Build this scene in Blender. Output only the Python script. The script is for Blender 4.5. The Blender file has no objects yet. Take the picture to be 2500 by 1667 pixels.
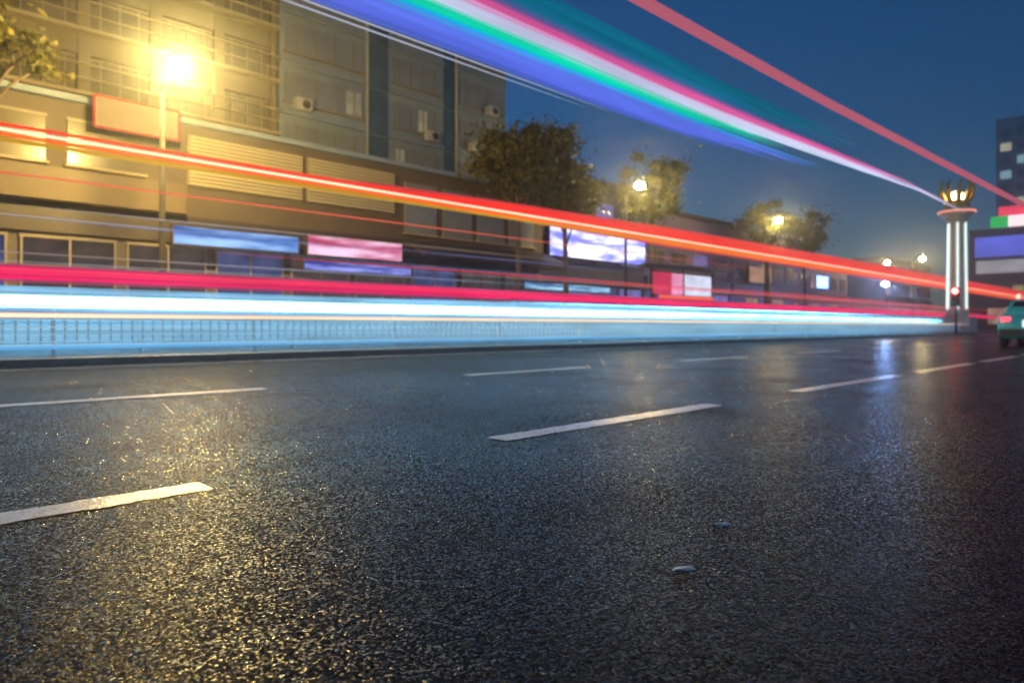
import bpy, bmesh, math, random
import numpy as np
from mathutils import Vector, Matrix, noise

random.seed(7)
rng = np.random.default_rng(7)
sc = bpy.context.scene
COL = sc.collection

# ------------------------------------------------------------------ camera
# world X runs along the road, Y across it (away from the kerb the camera stands on), Z up
HEAD = math.radians(45.3)
cam_d = bpy.data.cameras.new('camera')
cam = bpy.data.objects.new('camera', cam_d)
COL.objects.link(cam)
cam.location = (0, 0, 0.6)
cam.rotation_euler = (math.radians(90), 0, HEAD - math.radians(90))
cam_d.lens = 24.0
cam_d.sensor_width = 36.0
cam_d.shift_y = -0.0145
cam_d.clip_start = 0.05
cam_d.clip_end = 3000
cam_d.dof.use_dof = True
cam_d.dof.focus_distance = 1.85
cam_d.dof.aperture_fstop = 2.8
sc.camera = cam

# ------------------------------------------------------------------ sky, sun, exposure
SUN_EL, SUN_ROT = 3.3, 200.0
world = bpy.data.worlds.new('World')
sc.world = world
world.use_nodes = True
wn = world.node_tree.nodes
wl = world.node_tree.links
for n in list(wn):
    wn.remove(n)
sky = wn.new('ShaderNodeTexSky')
sky.sky_type = 'NISHITA'
sky.sun_disc = False
sky.sun_elevation = math.radians(SUN_EL)
sky.sun_rotation = math.radians(SUN_ROT)
sky.air_density = 1.0
sky.dust_density = 0.4
sky.ozone_density = 5.0
bg = wn.new('ShaderNodeBackground')
bg.inputs['Strength'].default_value = 0.13
wo = wn.new('ShaderNodeOutputWorld')
wl.new(sky.outputs[0], bg.inputs['Color'])
wl.new(bg.outputs[0], wo.inputs['Surface'])

sun_d = bpy.data.lights.new('sun', 'SUN')
sun_d.energy = 0.02
sun_d.angle = math.radians(15)
sun_d.color = (0.75, 0.85, 1.0)
sun = bpy.data.objects.new('sun', sun_d)
COL.objects.link(sun)
sun.rotation_euler = (math.radians(75), 0, math.radians(180 - SUN_ROT))

sc.view_settings.view_transform = 'Standard'
sc.view_settings.look = 'None'
sc.view_settings.exposure = 0.0
sc.view_settings.gamma = 1.0
sc.view_settings.use_curve_mapping = False
sc.cycles.use_denoising = True
sc.cycles.max_bounces = 6
sc.cycles.diffuse_bounces = 2
sc.cycles.glossy_bounces = 3
sc.cycles.transmission_bounces = 3
sc.cycles.volume_bounces = 0
sc.cycles.sample_clamp_indirect = 6.0
sc.cycles.use_light_tree = True

# ------------------------------------------------------------------ helpers
def lin(r, g, b):
    f = lambda c: (c / 12.92 if c <= 0.04045 else ((c + 0.055) / 1.055) ** 2.4)
    return tuple(f(v / 255.0) for v in (r, g, b))

MATS = {}
def mat(name, color, rough=0.6, metal=0.0, var=0.12, scale=3.0, bump=0.0, bscale=40.0, spec=0.5, coat=0.0):
    """procedural painted / mineral surface: colour broken up by noise, optional fine relief"""
    if name in MATS:
        return MATS[name]
    m = bpy.data.materials.new(name)
    m.use_nodes = True
    nt = m.node_tree
    b = nt.nodes['Principled BSDF']
    b.inputs['Roughness'].default_value = rough
    b.inputs['Metallic'].default_value = metal
    b.inputs['Specular IOR Level'].default_value = spec
    b.inputs['Coat Weight'].default_value = coat
    tc = nt.nodes.new('ShaderNodeTexCoord')
    nz = nt.nodes.new('ShaderNodeTexNoise')
    nz.inputs['Scale'].default_value = scale
    nz.inputs['Detail'].default_value = 5
    nz.inputs['Roughness'].default_value = 0.65
    nt.links.new(tc.outputs['Object'], nz.inputs['Vector'])
    rp = nt.nodes.new('ShaderNodeValToRGB')
    rp.color_ramp.elements[0].position = 0.3
    rp.color_ramp.elements[1].position = 0.72
    rp.color_ramp.elements[0].color = tuple(c * (1 - var) for c in color) + (1,)
    rp.color_ramp.elements[1].color = tuple(min(1, c * (1 + var)) for c in color) + (1,)
    nt.links.new(nz.outputs['Fac'], rp.inputs['Fac'])
    nt.links.new(rp.outputs['Color'], b.inputs['Base Color'])
    if bump > 0:
        n2 = nt.nodes.new('ShaderNodeTexNoise')
        n2.inputs['Scale'].default_value = bscale
        n2.inputs['Detail'].default_value = 4
        nt.links.new(tc.outputs['Object'], n2.inputs['Vector'])
        bp = nt.nodes.new('ShaderNodeBump')
        bp.inputs['Strength'].default_value = bump
        bp.inputs['Distance'].default_value = 0.02
        nt.links.new(n2.outputs['Fac'], bp.inputs['Height'])
        nt.links.new(bp.outputs['Normal'], b.inputs['Normal'])
    MATS[name] = m
    return m

def emit(name, color, strength, var=0.0, vscale=(0.4, 3, 3), color2=None):
    """lamp, lit sign or light streak"""
    if name in MATS:
        return MATS[name]
    m = bpy.data.materials.new(name)
    m.use_nodes = True
    nt = m.node_tree
    for n in list(nt.nodes):
        nt.nodes.remove(n)
    e = nt.nodes.new('ShaderNodeEmission')
    e.inputs['Color'].default_value = tuple(color) + (1,)
    e.inputs['Strength'].default_value = strength
    if var > 0:
        tc = nt.nodes.new('ShaderNodeTexCoord')
        mp = nt.nodes.new('ShaderNodeMapping')
        mp.inputs['Scale'].default_value = vscale
        nz = nt.nodes.new('ShaderNodeTexNoise')
        nz.inputs['Scale'].default_value = 1.0
        nz.inputs['Detail'].default_value = 3
        mr = nt.nodes.new('ShaderNodeMapRange')
        mr.inputs['From Min'].default_value = 0.3
        mr.inputs['From Max'].default_value = 0.7
        mr.inputs['To Min'].default_value = strength * (1 - var)
        mr.inputs['To Max'].default_value = strength * (1 + var)
        nt.links.new(tc.outputs['Object'], mp.inputs['Vector'])
        nt.links.new(mp.outputs[0], nz.inputs['Vector'])
        nt.links.new(nz.outputs['Fac'], mr.inputs['Value'])
        nt.links.new(mr.outputs[0], e.inputs['Strength'])
        if color2 is not None:
            cr = nt.nodes.new('ShaderNodeValToRGB')
            cr.color_ramp.elements[0].position = 0.42
            cr.color_ramp.elements[1].position = 0.58
            cr.color_ramp.elements[0].color = tuple(color) + (1,)
            cr.color_ramp.elements[1].color = tuple(color2) + (1,)
            nt.links.new(nz.outputs['Fac'], cr.inputs['Fac'])
            nt.links.new(cr.outputs['Color'], e.inputs['Color'])
    o = nt.nodes.new('ShaderNodeOutputMaterial')
    nt.links.new(e.outputs[0], o.inputs['Surface'])
    MATS[name] = m
    return m

def link(name, me, parent=None, loc=(0, 0, 0), rz=0.0):
    o = bpy.data.objects.new(name, me)
    COL.objects.link(o)
    o.location = loc
    o.rotation_euler = (0, 0, rz)
    if parent is not None:
        o.parent = parent
    return o

def tag(o, label, cat, group=None):
    o['label'] = label
    o['category'] = cat
    if group:
        o['group'] = group
    return o

def struct(o):
    o['kind'] = 'structure'
    return o

def thing(name, label, cat, loc=(0, 0, 0), rz=0.0, group=None):
    return tag(link(name, None, None, loc, rz), label, cat, group)

def copy_tree(o, parent=None):
    c = o.copy()
    COL.objects.link(c)
    c.parent = parent
    for ch in list(o.children):
        copy_tree(ch, c)
    return c

BOX = {}
def box_mesh(size, m, bev=0.0):
    key = (tuple(round(v, 4) for v in size), m.name, bev)
    if key in BOX:
        return BOX[key]
    bm = bmesh.new()
    bmesh.ops.create_cube(bm, size=1.0)
    bmesh.ops.scale(bm, vec=size, verts=bm.verts)
    if bev > 0:
        bmesh.ops.bevel(bm, geom=bm.edges[:], offset=bev, segments=2, affect='EDGES', profile=0.6)
    me = bpy.data.meshes.new('box')
    bm.to_mesh(me)
    bm.free()
    me.materials.append(m)
    BOX[key] = me
    return me

def box(name, m, lo, hi, parent=None, bev=0.0):
    """box from corner lo to corner hi in the parent's frame"""
    size = tuple(hi[i] - lo[i] for i in range(3))
    c = tuple((hi[i] + lo[i]) / 2 for i in range(3))
    return link(name, box_mesh(size, m, bev), parent, c)

def mesh_from(name, verts, faces, m, smooth=False):
    me = bpy.data.meshes.new(name)
    me.from_pydata(verts, [], faces)
    me.update()
    if smooth:
        me.polygons.foreach_set('use_smooth', [True] * len(me.polygons))
    me.materials.append(m)
    return me

def tube(pts, radii, m, sides=8, name='tube', smooth=True):
    """closed tube through pts, one radius per point"""
    pts = [Vector(p) for p in pts]
    V, F = [], []
    n = len(pts)
    for i, p in enumerate(pts):
        d = (pts[min(i + 1, n - 1)] - pts[max(i - 1, 0)]).normalized()
        up = Vector((0, 0, 1)) if abs(d.z) < 0.9 else Vector((1, 0, 0))
        a = d.cross(up).normalized()
        b = a.cross(d).normalized()
        for k in range(sides):
            t = 2 * math.pi * k / sides
            V.append(p + (a * math.cos(t) + b * math.sin(t)) * radii[i])
    for i in range(n - 1):
        for k in range(sides):
            k2 = (k + 1) % sides
            F.append((i * sides + k, i * sides + k2, (i + 1) * sides + k2, (i + 1) * sides + k))
    F.append(tuple(range(sides - 1, -1, -1)))
    F.append(tuple((n - 1) * sides + k for k in range(sides)))
    return mesh_from(name, V, F, m, smooth)

def lathe(prof, m, sides=16, name='lathe', smooth=True):
    """surface of revolution about Z, prof = [(r, z), ...]"""
    return tube([(0, 0, z) for r, z in prof], [max(r, 1e-3) for r, z in prof], m, sides, name, smooth)

def sphere_mesh(r, m, seg=16, rings=10, sz=1.0):
    bm = bmesh.new()
    bmesh.ops.create_uvsphere(bm, u_segments=seg, v_segments=rings, radius=r)
    bmesh.ops.scale(bm, vec=(1, 1, sz), verts=bm.verts)
    me = bpy.data.meshes.new('ball')
    bm.to_mesh(me)
    bm.free()
    me.polygons.foreach_set('use_smooth', [True] * len(me.polygons))
    me.materials.append(m)
    return me

# ------------------------------------------------------------------ materials of the setting
def asphalt(name, near=True):
    m = bpy.data.materials.new(name)
    m.use_nodes = True
    nt = m.node_tree
    N, L = nt.nodes, nt.links
    b = N['Principled BSDF']
    tc = N.new('ShaderNodeTexCoord')
    # stones of the wearing course
    v1 = N.new('ShaderNodeTexVoronoi'); v1.inputs['Scale'].default_value = 160
    v1.inputs['Randomness'].default_value = 1.0
    v2 = N.new('ShaderNodeTexVoronoi'); v2.inputs['Scale'].default_value = 280
    nf = N.new('ShaderNodeTexNoise'); nf.inputs['Scale'].default_value = 420; nf.inputs['Detail'].default_value = 3
    nw = N.new('ShaderNodeTexNoise'); nw.inputs['Scale'].default_value = 14; nw.inputs['Detail'].default_value = 2
    big = N.new('ShaderNodeTexNoise'); big.inputs['Scale'].default_value = 0.55; big.inputs['Detail'].default_value = 6
    big.inputs['Roughness'].default_value = 0.6
    # warp so that the stones are not a clean cell pattern
    wv = N.new('ShaderNodeTexNoise'); wv.inputs['Scale'].default_value = 60; wv.inputs['Detail'].default_value = 2
    ms = N.new('ShaderNodeVectorMath'); ms.operation = 'MULTIPLY_ADD'
    ms.inputs[1].default_value = (0.012, 0.012, 0.0)
    L.new(tc.outputs['Object'], wv.inputs['Vector'])
    L.new(wv.outputs['Color'], ms.inputs[0])
    L.new(tc.outputs['Object'], ms.inputs[2])
    for v in (v1, v2):
        L.new(ms.outputs[0], v.inputs['Vector'])
    for n in (nf, nw, big):
        L.new(tc.outputs['Object'], n.inputs['Vector'])
    # dome of each stone, some sunk, some proud
    def math_node(op, a, bb, clamp=False):
        n = N.new('ShaderNodeMath'); n.operation = op; n.use_clamp = clamp
        for i, x in enumerate((a, bb)):
            if isinstance(x, (int, float)):
                n.inputs[i].default_value = x
            else:
                L.new(x, n.inputs[i])
        return n.outputs[0]
    sepc = N.new('ShaderNodeSeparateColor'); L.new(v1.outputs['Color'], sepc.inputs[0])
    dome = math_node('SUBTRACT', 1.0, math_node('POWER', math_node('MULTIPLY', v1.outputs['Distance'], 1.35), 6.0), True)
    # every stone lies tilted its own way
    loc = N.new('ShaderNodeVectorMath'); loc.operation = 'SUBTRACT'
    L.new(ms.outputs[0], loc.inputs[0]); L.new(v1.outputs['Position'], loc.inputs[1])
    rv = N.new('ShaderNodeVectorMath'); rv.operation = 'SUBTRACT'
    L.new(v1.outputs['Color'], rv.inputs[0]); rv.inputs[1].default_value = (0.5, 0.5, 0.5)
    dt = N.new('ShaderNodeVectorMath'); dt.operation = 'DOT_PRODUCT'
    L.new(loc.outputs[0], dt.inputs[0]); L.new(rv.outputs[0], dt.inputs[1])
    tilt = math_node('MULTIPLY', dt.outputs['Value'], STONE_TILT)
    h1 = math_node('MULTIPLY', dome, math_node('ADD', math_node('MULTIPLY', sepc.outputs[0], 0.0018), 0.0008))
    h2 = math_node('MULTIPLY', math_node('SUBTRACT', 1.0, v2.outputs['Distance']), 0.0004)
    h3 = math_node('MULTIPLY', nf.outputs['Fac'], 0.0003)
    h4 = math_node('MULTIPLY', nw.outputs['Fac'], 0.0028)
    hh = math_node('ADD', math_node('ADD', math_node('ADD', h1, tilt), h2), math_node('ADD', h3, h4))
    bp = N.new('ShaderNodeBump')
    bp.inputs['Strength'].default_value = 1.0
    bp.inputs['Distance'].default_value = 1.0
    L.new(hh, bp.inputs['Height'])
    L.new(bp.outputs['Normal'], b.inputs['Normal'])
    # colour: bitumen in the joints, stones from near black to grey
    rp = N.new('ShaderNodeValToRGB')
    rp.color_ramp.elements[0].position = 0.0; rp.color_ramp.elements[0].color = (0.007, 0.007, 0.008, 1)
    rp.color_ramp.elements[1].position = 1.0; rp.color_ramp.elements[1].color = (0.075, 0.072, 0.068, 1)
    e = rp.color_ramp.elements.new(0.7); e.color = (0.022, 0.022, 0.022, 1)
    L.new(math_node('MULTIPLY', dome, sepc.outputs[1]), rp.inputs['Fac'])
    mx = N.new('ShaderNodeMix'); mx.data_type = 'RGBA'; mx.blend_type = 'MULTIPLY'
    mx.inputs[0].default_value = 1.0
    rb = N.new('ShaderNodeValToRGB')
    rb.color_ramp.elements[0].position = 0.32; rb.color_ramp.elements[0].color = (0.7, 0.7, 0.7, 1)
    rb.color_ramp.elements[1].position = 0.7; rb.color_ramp.elements[1].color = (1.25, 1.25, 1.25, 1)
    L.new(big.outputs['Fac'], rb.inputs['Fac'])
    L.new(rp.outputs['Color'], mx.inputs[6]); L.new(rb.outputs['Color'], mx.inputs[7])
    L.new(mx.outputs[2], b.inputs['Base Color'])
    # wetness: film on the stones, drier and wetter stretches
    rr = N.new('ShaderNodeMapRange')
    rr.inputs['From Min'].default_value = 0.3; rr.inputs['From Max'].default_value = 0.7
    rr.inputs['To Min'].default_value = 0.10; rr.inputs['To Max'].default_value = 0.22
    L.new(big.outputs['Fac'], rr.inputs['Value'])
    L.new(math_node('MULTIPLY', math_node('ADD', rr.outputs[0], math_node('MULTIPLY', sepc.outputs[2], 0.12)), math_node('ADD', math_node('MULTIPLY', math_node('LESS_THAN', sepc.outputs[1], 0.8), 0.65), 0.35)), b.inputs['Roughness'])
    # a thin water film bridges the stones: much smoother than the stones, strongest in the wet stretches
    bp2 = N.new('ShaderNodeBump')
    bp2.inputs['Strength'].default_value = 1.0
    bp2.inputs['Distance'].default_value = 1.0
    L.new(math_node('ADD', math_node('MULTIPLY', hh, 0.85), math_node('MULTIPLY', nw.outputs['Fac'], 0.0012)), bp2.inputs['Height'])
    L.new(bp2.outputs['Normal'], b.inputs['Coat Normal'])
    wet = N.new('ShaderNodeMapRange')
    wet.inputs['From Min'].default_value = 0.3; wet.inputs['From Max'].default_value = 0.7
    wet.inputs['To Min'].default_value = 0.24; wet.inputs['To Max'].default_value = 0.05
    L.new(big.outputs['Fac'], wet.inputs['Value'])
    L.new(wet.outputs[0], b.inputs['Coat Weight'])
    b.inputs['Coat Roughness'].default_value = 0.21
    b.inputs['Coat IOR'].default_value = 1.33
    # specular kept to stone tops; cut in the gaps to imitate shaded crevices
    top = N.new('ShaderNodeMapRange')
    top.inputs['From Min'].default_value = 0.56; top.inputs['From Max'].default_value = 0.92
    L.new(math_node('MULTIPLY', dome, math_node('ADD', math_node('MULTIPLY', sepc.outputs[0], 0.7), 0.3)), top.inputs['Value'])
    # wheel tracks: polished and dull lanes drawn out along the road
    mpt = N.new('ShaderNodeMapping'); mpt.inputs['Scale'].default_value = (0.12, 1.5, 1)
    trk = N.new('ShaderNodeTexNoise'); trk.inputs['Scale'].default_value = 1.0; trk.inputs['Detail'].default_value = 4
    L.new(tc.outputs['Object'], mpt.inputs['Vector']); L.new(mpt.outputs[0], trk.inputs['Vector'])
    tmr = N.new('ShaderNodeMapRange')
    tmr.inputs['From Min'].default_value = 0.35; tmr.inputs['From Max'].default_value = 0.65
    tmr.inputs['To Min'].default_value = 0.12; tmr.inputs['To Max'].default_value = 0.5
    L.new(trk.outputs['Fac'], tmr.inputs['Value'])
    L.new(math_node('MULTIPLY', top.outputs[0], tmr.outputs[0]), b.inputs['Specular IOR Level'])
    return m

STONE_TILT = 0.34
M_ASPHALT = asphalt('wet_asphalt')
def worn_paint():
    m = mat('road_paint', (0.8, 0.78, 0.74), 0.22, var=0.2, scale=16, bump=0.2, bscale=70)
    nt = m.node_tree
    b = nt.nodes['Principled BSDF']
    src = b.inputs['Base Color'].links[0].from_socket
    tc = next(n for n in nt.nodes if n.type == 'TEX_COORD')
    n1 = nt.nodes.new('ShaderNodeTexNoise'); n1.inputs['Scale'].default_value = 85; n1.inputs['Detail'].default_value = 4
    n2 = nt.nodes.new('ShaderNodeTexNoise'); n2.inputs['Scale'].default_value = 2.2; n2.inputs['Detail'].default_value = 3
    nt.links.new(tc.outputs['Object'], n1.inputs['Vector']); nt.links.new(tc.outputs['Object'], n2.inputs['Vector'])
    ad = nt.nodes.new('ShaderNodeMath'); ad.operation = 'MULTIPLY_ADD'
    ad.inputs[1].default_value = 0.45
    nt.links.new(n2.outputs['Fac'], ad.inputs[0]); nt.links.new(n1.outputs['Fac'], ad.inputs[2])
    cr = nt.nodes.new('ShaderNodeValToRGB')
    cr.color_ramp.elements[0].position = 0.57; cr.color_ramp.elements[0].color = (0, 0, 0, 1)
    cr.color_ramp.elements[1].position = 0.62; cr.color_ramp.elements[1].color = (1, 1, 1, 1)
    nt.links.new(ad.outputs[0], cr.inputs['Fac'])
    mx = nt.nodes.new('ShaderNodeMix'); mx.data_type = 'RGBA'
    nt.links.new(cr.outputs['Color'], mx.inputs[0])
    mx.inputs[6].default_value = (0.05, 0.048, 0.045, 1)
    nt.links.new(src, mx.inputs[7])
    nt.links.new(mx.outputs[2], b.inputs['Base Color'])
    return m
M_PAINT = worn_paint()
M_PAINT_OLD = mat('worn_road_paint', (0.014, 0.013, 0.012), 0.5, var=0.6, scale=60, bump=1.0, bscale=150, spec=0.25)
M_SEAL = mat('joint_sealant', (0.16, 0.145, 0.12), 0.2, var=0.35, scale=20, bump=0.5, bscale=90)
M_KERB = mat('kerb_stone', (0.6, 0.58, 0.52), 0.45, var=0.25, scale=6, bump=0.3)
M_PAVING = mat('paving', (0.25, 0.24, 0.22), 0.5, var=0.2, scale=4, bump=0.2)
M_EARTH = mat('ground', (0.06, 0.06, 0.055), 0.8, var=0.3, scale=0.3)

# ------------------------------------------------------------------ ground, road, median
def sheet(name, x0, x1, y0, y1, z, m, parent=None):
    me = mesh_from(name, [(x0, y0, z), (x1, y0, z), (x1, y1, z), (x0, y1, z)], [(0, 1, 2, 3)], m)
    return link(name, me, parent)

struct(sheet('ground', -900, 1500, -1200, 1200, -0.02, M_EARTH))
road = struct(sheet('road', -80, 160, -14, 11.9, 0.0, M_ASPHALT))
far_road = struct(sheet('road', -80, 160, 14.75, 19.6, 0.0, M_ASPHALT))
def strip(name, x0, x1, y0, y1, z0, z1, m, parent=None, bev=0.012):
    return box(name, m, (x0, y0, z0), (x1, y1, z1), parent, bev)
median = struct(strip('median', -80, 62, 12.1, 14.6, -0.2, 0.125, M_PAVING))
pavement = struct(strip('pavement', -80, 118, 19.8, 60, -0.2, 0.13, M_PAVING))

kerb_me = {}
def kerb_line(y0, y1, xa, xb, parent, step=1.0):
    x = xa
    while x < xb:
        box('kerb_stone', M_KERB, (x + 0.006, y0, -0.2), (x + step - 0.006, y1, 0.14), parent, 0.015)
        x += step
kerb_line(11.9, 12.097, -2, 62, median)
kerb_line(14.603, 14.75, -2, 62, median, 2.0)
kerb_line(19.6, 19.797, 0, 70, pavement, 2.0)

# lane dashes: thick paint with ragged edges
def ragged_strip(name, x0, x1, yc, w, z, th, m, parent, wob=0.012, step=0.02, skew=0.0):
    n = max(2, int((x1 - x0) / step))
    V, F = [], []
    for i in range(n + 1):
        x = x0 + (x1 - x0) * i / n
        e = 0.0
        if i in (0, n):
            e = 0.01
        a = noise.noise(Vector((x * 18, yc * 3, 1.3))) * wob + noise.noise(Vector((x * 60, yc, 4.1))) * wob * 0.6
        b = noise.noise(Vector((x * 18, yc * 3, 7.7))) * wob + noise.noise(Vector((x * 60, yc, 9.9))) * wob * 0.6
        ya, yb = yc - w / 2 + a + e, yc + w / 2 + b - e
        V += [(x + skew, ya, z), (x, yb, z), (x + skew, ya, z + th), (x, yb, z + th)]
    for i in range(n):
        o, p = i * 4, i * 4 + 4
        F += [(o + 2, p + 2, p + 3, o + 3), (o, p, p + 2, o + 2), (o + 1, o + 3, p + 3, p + 1)]
    F += [(0, 2, 3, 1), (n * 4, n * 4 + 1, n * 4 + 3, n * 4 + 2)]
    return link(name, mesh_from(name, V, F, m), parent)

L1, L2 = 2.64, 6.4
for k in range(9):
    x0 = -1.31 + k * 3.81
    ragged_strip('lane_dash', x0, x0 + (2.3 if k < 2 else 3.0), L1, 0.15, 0.001, 0.0015, M_PAINT, road, step=0.02 if k < 3 else 0.1)
for k in range(12):
    x0 = 0.6 + k * 4.95
    ragged_strip('lane_dash', x0 - (2.0 if k == 0 else 0), x0 + 2.35, L2, 0.15, 0.001, 0.0015, M_PAINT, road, step=0.1)
ragged_strip('edge_line', -6, 62, 11.55, 0.15, 0.001, 0.004, M_PAINT, road, step=0.2)
# sealed joints that cross the lanes
def seal(pts, w):
    V, F = [], []
    P = []
    for i in range(len(pts) - 1):
        a, b = Vector(pts[i]), Vector(pts[i + 1])
        n = max(2, int((b - a).length / 0.06))
        for k in range(n):
            P.append(a.lerp(b, k / n))
    P.append(Vector(pts[-1]))
    for i, p in enumerate(P):
        d = (P[min(i + 1, len(P) - 1)] - P[max(i - 1, 0)]).normalized()
        nn = Vector((-d.y, d.x)) * w * (0.5 + 0.35 * noise.noise(Vector((p.x * 7, p.y * 7, 0))))
        wob = Vector((noise.noise(Vector((p.x * 3, p.y * 3, 5))), noise.noise(Vector((p.x * 3, p.y * 3, 8))))) * 0.03
        V += [(p.x + nn.x + wob.x, p.y + nn.y + wob.y, 0.002), (p.x - nn.x + wob.x, p.y - nn.y + wob.y, 0.002),
              (p.x + wob.x, p.y + wob.y, 0.0035)]
    for i in range(len(P) - 1):
        a, b = 3 * i, 3 * i + 3
        F += [(a, a + 2, b + 2, b), (a + 2, a + 1, b + 1, b + 2)]
    link('sealed_joint', mesh_from('sealed_joint', V, F, M_SEAL), road)
seal([(6.9, 4.1), (8.6, 2.6), (10.2, 1.0)], 0.02)
seal([(9.2, 3.05), (10.6, 2.1), (11.4, 0.85)], 0.02)
seal([(11.5, 3.3), (13.0, 1.7), (13.4, 0.9)], 0.02)

# two chips of broken road stud
def scrap(name, x, y, l, w, rz, label, seed):
    r = random.Random(seed)
    V = []
    n = 9
    for k in range(n):
        a = 2 * math.pi * k / n
        q = 0.65 + 0.6 * r.random()
        V.append((math.cos(a) * l / 2 * q, math.sin(a) * w / 2 * q, 0.002))
    for k in range(n):
        p = V[k]
        V.append((p[0] * 0.82, p[1] * 0.75, 0.003 + 0.004 * r.random()))
    V.append((0, 0, 0.005))
    F = []
    for k in range(n):
        k2 = (k + 1) % n
        F += [(k, k2, n + k2, n + k), (n + k, n + k2, 2 * n)]
    F.append(tuple(range(n - 1, -1, -1)))
    o = link(name, mesh_from(name, V, F, mat('chip_resin', (0.62, 0.78, 0.82), 0.18, var=0.4, scale=60)), None, (x, y, 0), rz)
    return tag(o, label, 'debris')
scrap('broken_chip', 1.91, 1.02, 0.062, 0.026, -0.75, 'pale blue chip on the asphalt, farther of the two from the camera', 3)
scrap('broken_chip', 1.49, 0.90, 0.055, 0.028, -0.6, 'pale blue chip on the asphalt, nearer of the two to the camera', 5)

# ------------------------------------------------------------------ railing on the median
M_RAIL = mat('railing_paint', (0.74, 0.8, 0.84), 0.35, var=0.08, scale=5)
M_LIGHT_CATCH = mat('light_catch_concrete', (0.52, 0.58, 0.62), 0.6, var=0.15, scale=1.5, bump=0.2)
RY = 12.6
rail = thing('road_railing', 'pale blue-white picket railing along the kerb in front of the white light streaks', 'railing', (0, RY, 0.125))
RX0, RX1 = -4.0, 60.0
link('top_rail', tube([(RX0, 0, 0.625), (RX1, 0, 0.625)], [0.03, 0.03], M_RAIL, 8), rail)
link('bottom_rail', tube([(RX0, 0, 0.15), (RX1, 0, 0.15)], [0.03, 0.03], M_RAIL, 8), rail)
post_me = lathe([(0.07, 0.0), (0.07, 0.02), (0.035, 0.03), (0.035, 0.68), (0.045, 0.69), (0.02, 0.72)], M_RAIL, 8)
x = RX0
while x <= RX1:
    link('post', post_me, rail, (x, 0, 0)); x += 3.2
pk_me = box_mesh((0.028, 0.022, 0.445), M_RAIL)
xs = [RX0 + 0.16 * k for k in range(1, int((RX1 - RX0) / 0.16)) if abs(((0.16 * k) % 3.2)) > 0.05]
vis = [x for x in xs if x > 1.0]
for x in vis[:290]:
    link('picket', pk_me, rail, (x, 0, 0.3875))
rest = [x for x in xs if x <= 1.0] + vis[290:]
V, F = [], []
for x in rest:
    o = len(V)
    for dx in (-0.014, 0.014):
        for dy in (-0.011, 0.011):
            for dz in (0.165, 0.61):
                V.append((x + dx, dy, dz))
    F += [(o, o + 1, o + 3, o + 2), (o + 4, o + 6, o + 7, o + 5), (o, o + 4, o + 5, o + 1), (o + 2, o + 3, o + 7, o + 6)]
pf = link('far_pickets', mesh_from('far_pickets', V, F, M_RAIL), rail)
pf['kind'] = 'stuff'
# barrier added behind the railing, a pale surface for the streaks to light
bar = thing('light_catch_barrier', 'low pale barrier added behind the picket railing to catch the streak light', 'barrier', (0, 14.1, 0.125))
def jersey(l):
    prof = [(-0.28, 0), (-0.28, 0.08), (-0.12, 0.26), (-0.08, 0.60), (0.08, 0.60), (0.12, 0.26), (0.28, 0.08), (0.28, 0)]
    V = [(-l / 2, y, z) for y, z in prof] + [(l / 2, y, z) for y, z in prof]
    n = len(prof)
    F = [(i, i + 1, n + i + 1, n + i) for i in range(n - 1)]
    F = [tuple(reversed(f)) for f in F] + [tuple(range(n)), tuple(range(2 * n - 1, n - 1, -1))]
    return mesh_from('light_catch_unit', V, F, M_LIGHT_CATCH)
ju = jersey(2.97)
x = -5.0
while x < 60:
    link('light_catch_unit', ju, bar, (x + 1.5, 0, 0)); x += 3.0

# ------------------------------------------------------------------ light streaks (solid luminous strands in the air over the lanes)
def strand(parent, pts, r, m, taper=(0.15, 0.15)):
    P = []
    for i in range(len(pts) - 1):
        a, b = Vector(pts[i]), Vector(pts[i + 1])
        n = 5
        for k in range(n):
            P.append(a.lerp(b, k / n))
    P.append(Vector(pts[-1]))
    n = len(P)
    R = []
    for i in range(n):
        f = i / (n - 1)
        q = 1.0
        if taper[0] > 0: q = min(q, 0.05 + f / taper[0])
        if taper[1] > 0: q = min(q, 0.05 + (1 - f) / taper[1])
        R.append(r * min(1, q))
    return link('strand', tube(P, R, m, 6), parent)

def lerp3(a, b, f):
    return tuple(a[i] + (b[i] - a[i]) * f for i in range(3))
def ramp(stops, v):
    for (p0, c0), (p1, c1) in zip(stops, stops[1:]):
        if v <= p1:
            f = max(0, (v - p0) / (p1 - p0))
            return lerp3(c0, c1, f)
    return stops[-1][1]

# rainbow bundle high over the second lane
stops = [(2.96, lin(70, 95, 190)), (3.00, lin(86, 104, 222)), (3.14, lin(92, 120, 238)), (3.19, lin(0, 178, 235)), (3.235, lin(0, 214, 165)),
         (3.28, lin(20, 214, 178)), (3.325, lin(196, 214, 240)), (3.40, lin(214, 205, 245)), (3.45, lin(226, 96, 165)),
         (3.50, lin(196, 78, 140)), (3.54, lin(96, 84, 148)), (3.60, lin(20, 100, 140)), (3.72, lin(4, 104, 130)), (3.84, lin(14, 90, 124))]
ends = [(2.96, 9.0), (3.14, 11.5), (3.24, 9.6), (3.30, 10.5), (3.36, 20.5), (3.42, 19.0), (3.47, 15.5), (3.55, 10.5), (3.65, 12.0), (3.84, 13.5)]
def end_at(z):
    for (a, e0), (b, e1) in zip(ends, ends[1:]):
        if z <= b:
            return e0 + (e1 - e0) * (z - a) / (b - a)
    return ends[-1][1]
rb = thing('light_streak', 'broad rainbow streak of light, violet to green, white and pink, across the upper middle', 'light streak', (0, 0, 0))
z = 2.965
i = 0
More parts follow.
